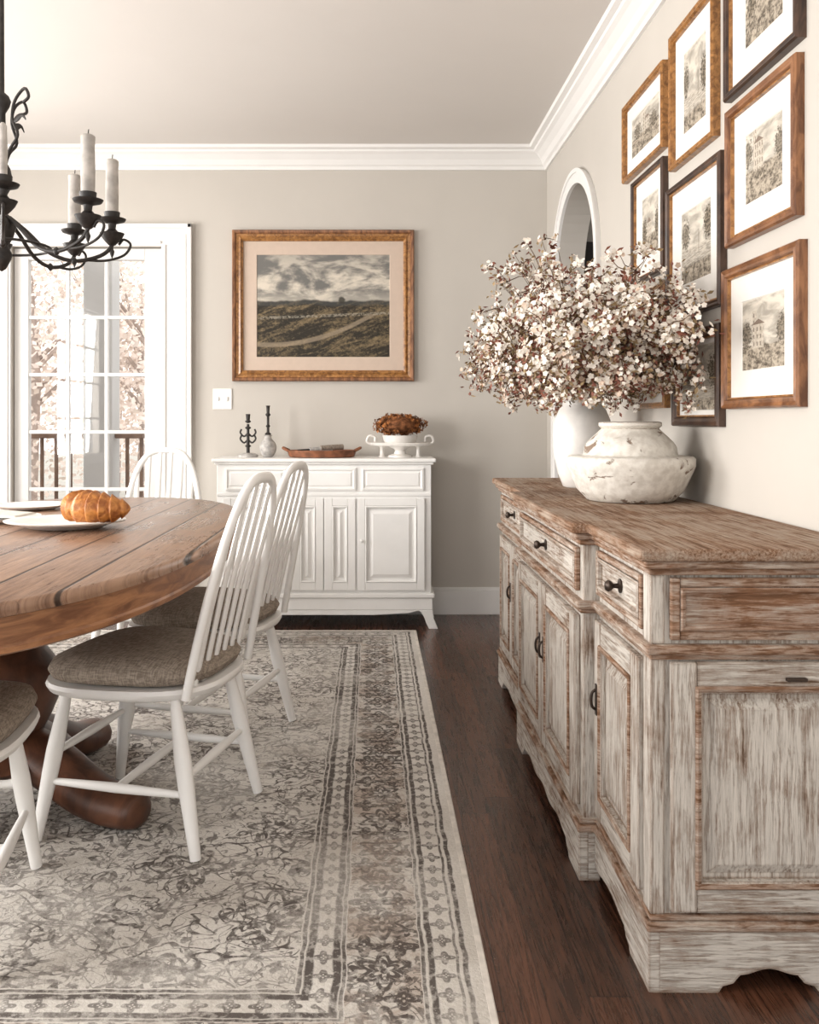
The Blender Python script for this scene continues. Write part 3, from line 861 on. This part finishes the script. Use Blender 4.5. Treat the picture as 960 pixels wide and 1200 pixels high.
def petal_ball(name, C, rx, ry, rz, n, size, mats, zmin, seed):
    R = random.Random(seed); e = empty(name, C); PV, PF, PI = [], [], []
    for i in range(n):
        d = Vector([R.gauss(0, 1) for _ in range(3)]).normalized(); k = R.uniform(.8, 1.03)
        bump = 1+.16*math.sin(d.x*9)*math.cos(d.y*8+d.z*5)
        c = Vector(C)+Vector((d.x*rx, d.y*ry, d.z*rz))*k*bump
        if c.z < zmin: c.z = zmin+R.random()*.02
        nn = (d+Vector([R.gauss(0, .5) for _ in range(3)])).normalized(); a_ = nn.orthogonal().normalized(); bb = nn.cross(a_); ph = R.random()*6; mi = R.randint(0, len(mats)-1)
        for q in range(4):
            t = ph+q*pi/2; dd = a_*math.cos(t)+bb*math.sin(t); s_ = dd.cross(nn); o = len(PV)
            PV += [c, c+dd*size*.6+s_*size*.45, c+dd*size+nn*size*.2, c+dd*size*.6-s_*size*.45]; PF.append((o, o+1, o+2, o+3)); PI.append(mi)
    mesh('florets', PV, PF, mats, e, midx=PI, recalc=False)
    vs, fs = lathe_data([(rx*.8*math.sin(t), -rz*.8*math.cos(t)) for t in [0.02+i*3.1/8 for i in range(9)]], C, 14)
    mesh('core', vs, fs, mats[-1], e)
petal_ball('dried_hydrangea_bunch', (FX, 4.93, BT+.178), .135, .09, .058, 700, .012, [m_hyd, m_hyd2], BT+.125, 3)

# ------------------------------------------------------------ dining table
TX, TY, TZ, TA, TB = -1.06, 2.73, .77, .62, 1.22
tb = empty('pedestal_dining_table', (TX, TY, ZR))
def se(a, b, n=96, p=2.45):
    out = []
    for i in range(n):
        t = 2*pi*i/n; c, s_ = math.cos(t), math.sin(t)
        out.append((TX+a*math.copysign(abs(c)**(2/p), c), TY+b*math.copysign(abs(s_)**(2/p), s_)))
    return out
def loft(name, rings, mat, parent, smooth=True):
    vs, fs = [], []; n = len(rings[0][0])
    for r, z in rings: vs += [(p[0], p[1], z) for p in r]
    for j in range(len(rings)-1):
        for i in range(n):
            k = (i+1) % n; fs.append((j*n+i, j*n+k, (j+1)*n+k, (j+1)*n+i))
    fs += [tuple(range(n)), tuple(range((len(rings)-1)*n, len(rings)*n))]
    return mesh(name, vs, fs, mat, parent, smooth=True, angle=35)
def sr(o): return se(TA-o, TB-o)
loft('top', [(sr(.02), TZ-.032), (sr(.004), TZ-.028), (sr(0), TZ-.018), (sr(0), TZ-.010), (sr(.003), TZ-.004), (sr(.010), TZ)], m_table, tb)
loft('apron', [(sr(.022), TZ-.105), (sr(.014), TZ-.100), (sr(.014), TZ-.090), (sr(.018), TZ-.085), (sr(.018), TZ-.032)], m_apron, tb)
PXc, PYc = TX-.02, TY-.17
lathe('pedestal', [(.20, .150), (.215, .165), (.18, .20), (.14, .23), (.16, .27), (.185, .33), (.18, .40), (.13, .47), (.11, .50), (.14, .53), (.15, .55), (.12, .58), (.17, .63), (.23, .655), (.23, .664)], (PXc, PYc, 0), m_ped, tb, 36)
for i in range(4):
    a = math.radians(-19+90*i) if i != 3 else math.radians(-100)
    dx, dy = math.cos(a), math.sin(a)
    P = crom([(PXc+dx*.08, PYc+dy*.08, .19), (PXc+dx*.20, PYc+dy*.20, .15), (PXc+dx*.33, PYc+dy*.33, .085), (PXc+dx*.44, PYc+dy*.44, .06), (PXc+dx*.50, PYc+dy*.50, .055)], 5)
    n = len(P); rr = [.068-.022*(j/(n-1)) for j in range(n)]; rr[-1] = .02; rr[-2] = .036; rr[-3] = .043
    tube('foot_%d' % i, [(p.x, p.y, max(p.z, ZR+rr[j])) for j, p in enumerate(P)], rr, m_ped, tb, 14, ratio=1.35)

# ------------------------------------------------------------ chairs
def chair(x, y, rz):
    e = empty('windsor_chair', (x, y, ZR+.0025), rz)
    kw = dict(local=True)
    def sh(w, d, n=40, p=3.0):
        out = []
        for i in range(n):
            t = 2*pi*i/n; c, s_ = math.cos(t), math.sin(t)
            X = math.copysign(abs(c)**(2/p), c); Y = math.copysign(abs(s_)**(2/p), s_)
            out.append((X*w*(1+.09*Y), Y*d))
        return out
    def lf(nm, rings, mat):
        vs, fs = [], []; n = len(rings[0][0])
        for r, z in rings: vs += [(p[0], p[1], z) for p in r]
        for j in range(len(rings)-1):
            for i in range(n):
                k = (i+1) % n; fs.append((j*n+i, j*n+k, (j+1)*n+k, (j+1)*n+i))
        fs += [tuple(range(n)), tuple(range((len(rings)-1)*n, len(rings)*n))]
        mesh(nm, vs, fs, mat, e, local=True, smooth=True, angle=50)
    lf('seat', [(sh(.205, .21), .375), (sh(.23, .235), .385), (sh(.238, .243), .40), (sh(.234, .239), .41)], m_white)
    lf('cushion', [(sh(.185, .19, p=3.4), .4105), (sh(.220, .220, p=3.4), .420), (sh(.230, .230, p=3.4), .440), (sh(.222, .220, p=3.4), .460), (sh(.18, .175, p=3), .478), (sh(.08, .08, p=2.4), .484), (sh(.02, .02, p=2), .481)], m_cush)
    T = {}
    for nm, sx, sy in (('fl', -1, 1), ('fr', 1, 1), ('bl', -1, -1), ('br', 1, -1)):
        top = Vector((sx*.165, sy*.155, .382)); bot = Vector((sx*.212, sy*(.215 if sy > 0 else .235), 0.0))
        T[nm] = (top, bot)
        pts = [top.lerp(bot, t) for t in (0, .15, .4, .55, .8, 1)]
        tube('leg_'+nm, pts, [.013, .017, .022, .021, .017, .014], m_white, e, 12, **kw)
    def at(nm, z):
        t, b_ = T[nm]; k = (t.z-z)/(t.z-b_.z); return t.lerp(b_, k)
    for i, (p, q, z) in enumerate((('fl', 'bl', .15), ('fr', 'br', .15), ('fl', 'fr', .22), ('bl', 'br', .19))):
        A, B = at(p, z), at(q, z)
        tube('stretcher_%d' % i, [A, A.lerp(B, .25), A.lerp(B, .5), A.lerp(B, .75), B], [.008, .011, .013, .011, .008], m_white, e, 10, **kw)
    A = at('fl', .15).lerp(at('bl', .15), .5); B = at('fr', .15).lerp(at('br', .15), .5)
    tube('stretcher_cross', [A, A.lerp(B, .5), B], [.009, .013, .009], m_white, e, 10, **kw)
    H = .545; YB_ = -.205; Z0 = .395; W_ = .205; EX = .62
    def hp(t):
        c, s_ = math.cos(t), math.sin(t)
        h = H*abs(s_)**.85
        k = h/H
        xx = W_*math.copysign(abs(c)**EX, c)*(1-.10*k)
        return Vector((xx, YB_-.105*k-.02*k*k, Z0+h))
    hoop = [hp(pi*i/48) for i in range(49)]
    tube('back_hoop', hoop, .0115, m_white, e, 12, ratio=1.35, ref=(0, 1, 0), **kw)
    for i in range(6):
        u = (i-2.5)/2.5
        xt = u*.138
        lo, hi = 0.0, pi/2
        for _ in range(30):
            md = (lo+hi)/2
            if hp(md).x > abs(xt): lo = md
            else: hi = md
        top = hp(lo); top.x = xt
        bot = Vector((u*.130, YB_+.012, Z0))
        tube('spindle_%d' % i, [bot, bot.lerp(top, .2)+Vector((0, .003, 0)), bot.lerp(top, .45)+Vector((0, .006, 0)), bot.lerp(top, .75)+Vector((0, .003, 0)), top], [.0055, .006, .0065, .006, .005], m_white, e, 8, ratio=2.1, ref=(0, 1, 0), **kw)
    return e
chair(-.615, 2.49, math.radians(76))
chair(-.57, 3.12, math.radians(76))
chair(-.995, 1.95, math.radians(10))
chair(-1.05, 4.24, pi)

# ------------------------------------------------------------ items on table
zt_ = TZ
pl = empty('serving_platter', (-.955, 2.83, zt_))
lathe('dish', [(.10, .001), (.115, .003), (.15, .016), (.185, .022), (.188, .026), (.182, .028), (.15, .022), (.11, .010), (.001, .009)], (-.965, 2.82, zt_), m_ceramic, pl, 48, sy=.8)
cr = empty('croissant', (-.88, 2.80, zt_+.05))
def croissant(C, yaw, L):
    n = 96; pts, rad = [], []
    for i in range(n+1):
        t = i/n; u = (t-.5)*2
        ang = u*1.05
        R_ = L*.62
        pts.append(Vector((R_*math.sin(ang), -R_*(math.cos(ang)-.75), 0)))
        env = (1-abs(u)**2.2)**.62 if abs(u) < 1 else 0
        seg = (abs(u)*5.0) % 1.0
        rad.append(max(.006, L*.26*env*(1.0-.28*seg)+.004))
    vs, fs = tube_data(pts, rad, 22)
    M_ = Matrix.Translation(C) @ Matrix.Rotation(yaw, 4, 'Z')
    out = []
    for v in vs:
        w = M_ @ Vector(v); w.z = max(w.z, zt_+.0265); out.append(w)
    mesh('pastry', out, fs, m_crust, cr, smooth=True)
croissant(Vector((-.865, 2.80, zt_+.066)), math.radians(-28), .21)
pp = empty('dinner_plate', (-1.25, 3.05, zt_))
lathe('plate', [(.08, .001), (.09, .003), (.13, .014), (.135, .018), (.12, .016), (.08, .008), (.001, .008)], (-1.25, 3.0, zt_), m_ceramic, pp, 40)
pp = empty('dinner_plate', (-1.12, 3.4, zt_))
lathe('plate', [(.08, .001), (.09, .003), (.13, .014), (.135, .018), (.12, .016), (.08, .008), (.001, .008)], (-1.30, 3.42, zt_), m_ceramic, pp, 40)
nk = empty('folded_napkin', (-1.22, 3.0, zt_+.02))
mesh('cloth', [(-1.33, 2.94, zt_+.0195), (-1.16, 2.92, zt_+.0195), (-1.14, 3.06, zt_+.0195), (-1.31, 3.08, zt_+.0195), (-1.32, 2.95, zt_+.034), (-1.17, 2.93, zt_+.026), (-1.15, 3.05, zt_+.026), (-1.30, 3.07, zt_+.036)], [(0, 1, 2, 3), (4, 5, 6, 7), (0, 1, 5, 4), (1, 2, 6, 5), (2, 3, 7, 6), (3, 0, 4, 7)], m_napkin, nk, bevel=.004)
kn = empty('butter_knife', (-1.06, 3.05, zt_+.02))
tube('blade', [(-1.13, 3.10, zt_+.005), (-1.05, 3.11, zt_+.005), (-.93, 3.12, zt_+.005)], [.004, .004, .005], m_iron, kn, 8, ratio=.6)

# ------------------------------------------------------------ chandelier
CX, CY = -1.075, 2.6
ch = empty('iron_chandelier', (CX, CY, 1.6))
lathe('column', [(.001, 1.54), (.012, 1.548), (.026, 1.575), (.030, 1.59), (.018, 1.615), (.032, 1.64), (.040, 1.67), (.030, 1.69), (.016, 1.70), (.014, 1.76), (.024, 1.78), (.030, 1.81), (.024, 1.84), (.012, 1.86), (.011, 2.0), (.022, 2.02), (.026, 2.035), (.020, 2.05), (.008, 2.06), (.006, 2.64)], (CX, CY, 0), m_iron, ch, 20)
lathe('canopy', [(.02, 2.60), (.05, 2.62), (.065, 2.649)], (CX, CY, 0), m_iron, ch, 24)
R_ = .31
ring = [(CX+.135*math.cos(2*pi*i/40), CY+.135*math.sin(2*pi*i/40), 1.612) for i in range(41)]
tube('ring', ring, .004, m_iron, ch, 8)
for i in range(8):
    a = math.radians(-22+45*i)
    dx, dy = math.cos(a), math.sin(a)
    def Q(r, z): return (CX+dx*r, CY+dy*r, z)
    tube('arm_%d' % i, crom([Q(.02, 1.70), Q(.07, 1.66), Q(.13, 1.605), Q(.20, 1.585), Q(.275, 1.605), Q(R_, 1.64), Q(R_, 1.68)], 5), .006, m_iron, ch, 8)
    tube('scroll_%d' % i, crom([Q(.22, 1.590), Q(.29, 1.592), Q(.345, 1.612), Q(.365, 1.645), Q(.345, 1.660), Q(.330, 1.643)], 5), .004, m_iron, ch, 8)
    lathe('bead_%d' % i, [(.002, -.012), (.008, -.006), (.010, 0), (.008, .006), (.002, .012)], Q(.20, 1.585), m_iron, ch, 10)
    lathe('drop_%d' % i, [(.001, 0), (.006, .012), (.008, .02), (.004, .03), (.003, .04)], Q(R_, 1.60), m_iron, ch, 10)
    if i % 2 == 0:
        tube('upper_scroll_%d' % i, crom([Q(.01, 1.84), Q(.03, 1.89), Q(.06, 1.93), Q(.04, 1.98), Q(.05, 2.03), Q(.085, 2.06), Q(.10, 2.035), Q(.08, 2.02)], 5), .0045, m_iron, ch, 8)
        tube('leaf_%d' % i, crom([Q(.045, 1.97), Q(.075, 1.985), Q(.09, 1.97)], 4), [.006, .009, .010, .008, .006, .005, .004, .003, .002], m_iron, ch, 6, ratio=.4)
    x, y = CX+dx*R_, CY+dy*R_
    lathe('cup_%d' % i, [(.010, 1.640), (.020, 1.650), (.030, 1.662), (.037, 1.676), (.020, 1.680), (.011, 1.690), (.013, 1.705), (.038, 1.713), (.042, 1.720), (.022, 1.724), (.024, 1.740), (.001, 1.740)], (x, y, 0), m_iron, ch, 20)
    if i != 7:
        lathe('candle_%d' % i, [(.019, 1.7405), (.020, 1.80), (.0185, 1.865), (.020, 1.895), (.014, 1.90), (.001, 1.896)], (x, y, 0), m_candle, ch, 14)
        tube('wick_%d' % i, [(x, y, 1.895), (x+.002, y, 1.915)], .0015, m_iron, ch, 5)
    else:
        lathe('candle_%d' % i, [(.011, 1.7405), (.012, 1.80), (.010, 1.87), (.004, 1.878)], (x, y, 0), m_candle, ch, 14)

# ------------------------------------------------------------ lights, world, camera
w = bpy.data.worlds.new('World'); S.world = w; w.use_nodes = True
bg = w.node_tree.nodes['Background']; bg.inputs[0].default_value = (1.0, .985, .97, 1); bg.inputs[1].default_value = 1.95
def area(name, loc, target, sx, sy, power, col=(1, .97, .935)):
    l = bpy.data.lights.new(name, 'AREA'); l.shape = 'RECTANGLE'; l.size = sx; l.size_y = sy; l.energy = power; l.color = col
    o = bpy.data.objects.new(name, l); COL.objects.link(o); o.location = loc
    o.rotation_euler = (Vector(target)-Vector(loc)).to_track_quat('-Z', 'Y').to_euler(); return o
area('window_light_a', (XL-.25, 1.2, 1.5), (0, 1.6, 1.3), 1.6, 1.5, 160)
area('window_light_b', (XL-.25, 3.5, 1.5), (0, 3.3, 1.3), 1.6, 1.5, 130)

cam = bpy.data.cameras.new('camera'); co = bpy.data.objects.new('camera', cam); COL.objects.link(co)
co.location = (0, 0, 1.11); co.rotation_euler = (pi/2, 0, 0)
cam.sensor_fit = 'HORIZONTAL'; cam.sensor_width = 36; cam.lens = 1050/960*36
cam.shift_x = 44/960; cam.shift_y = -108/960; cam.clip_start = .05
S.camera = co
S.view_settings.view_transform = 'Standard'
S.view_settings.exposure = 0.0
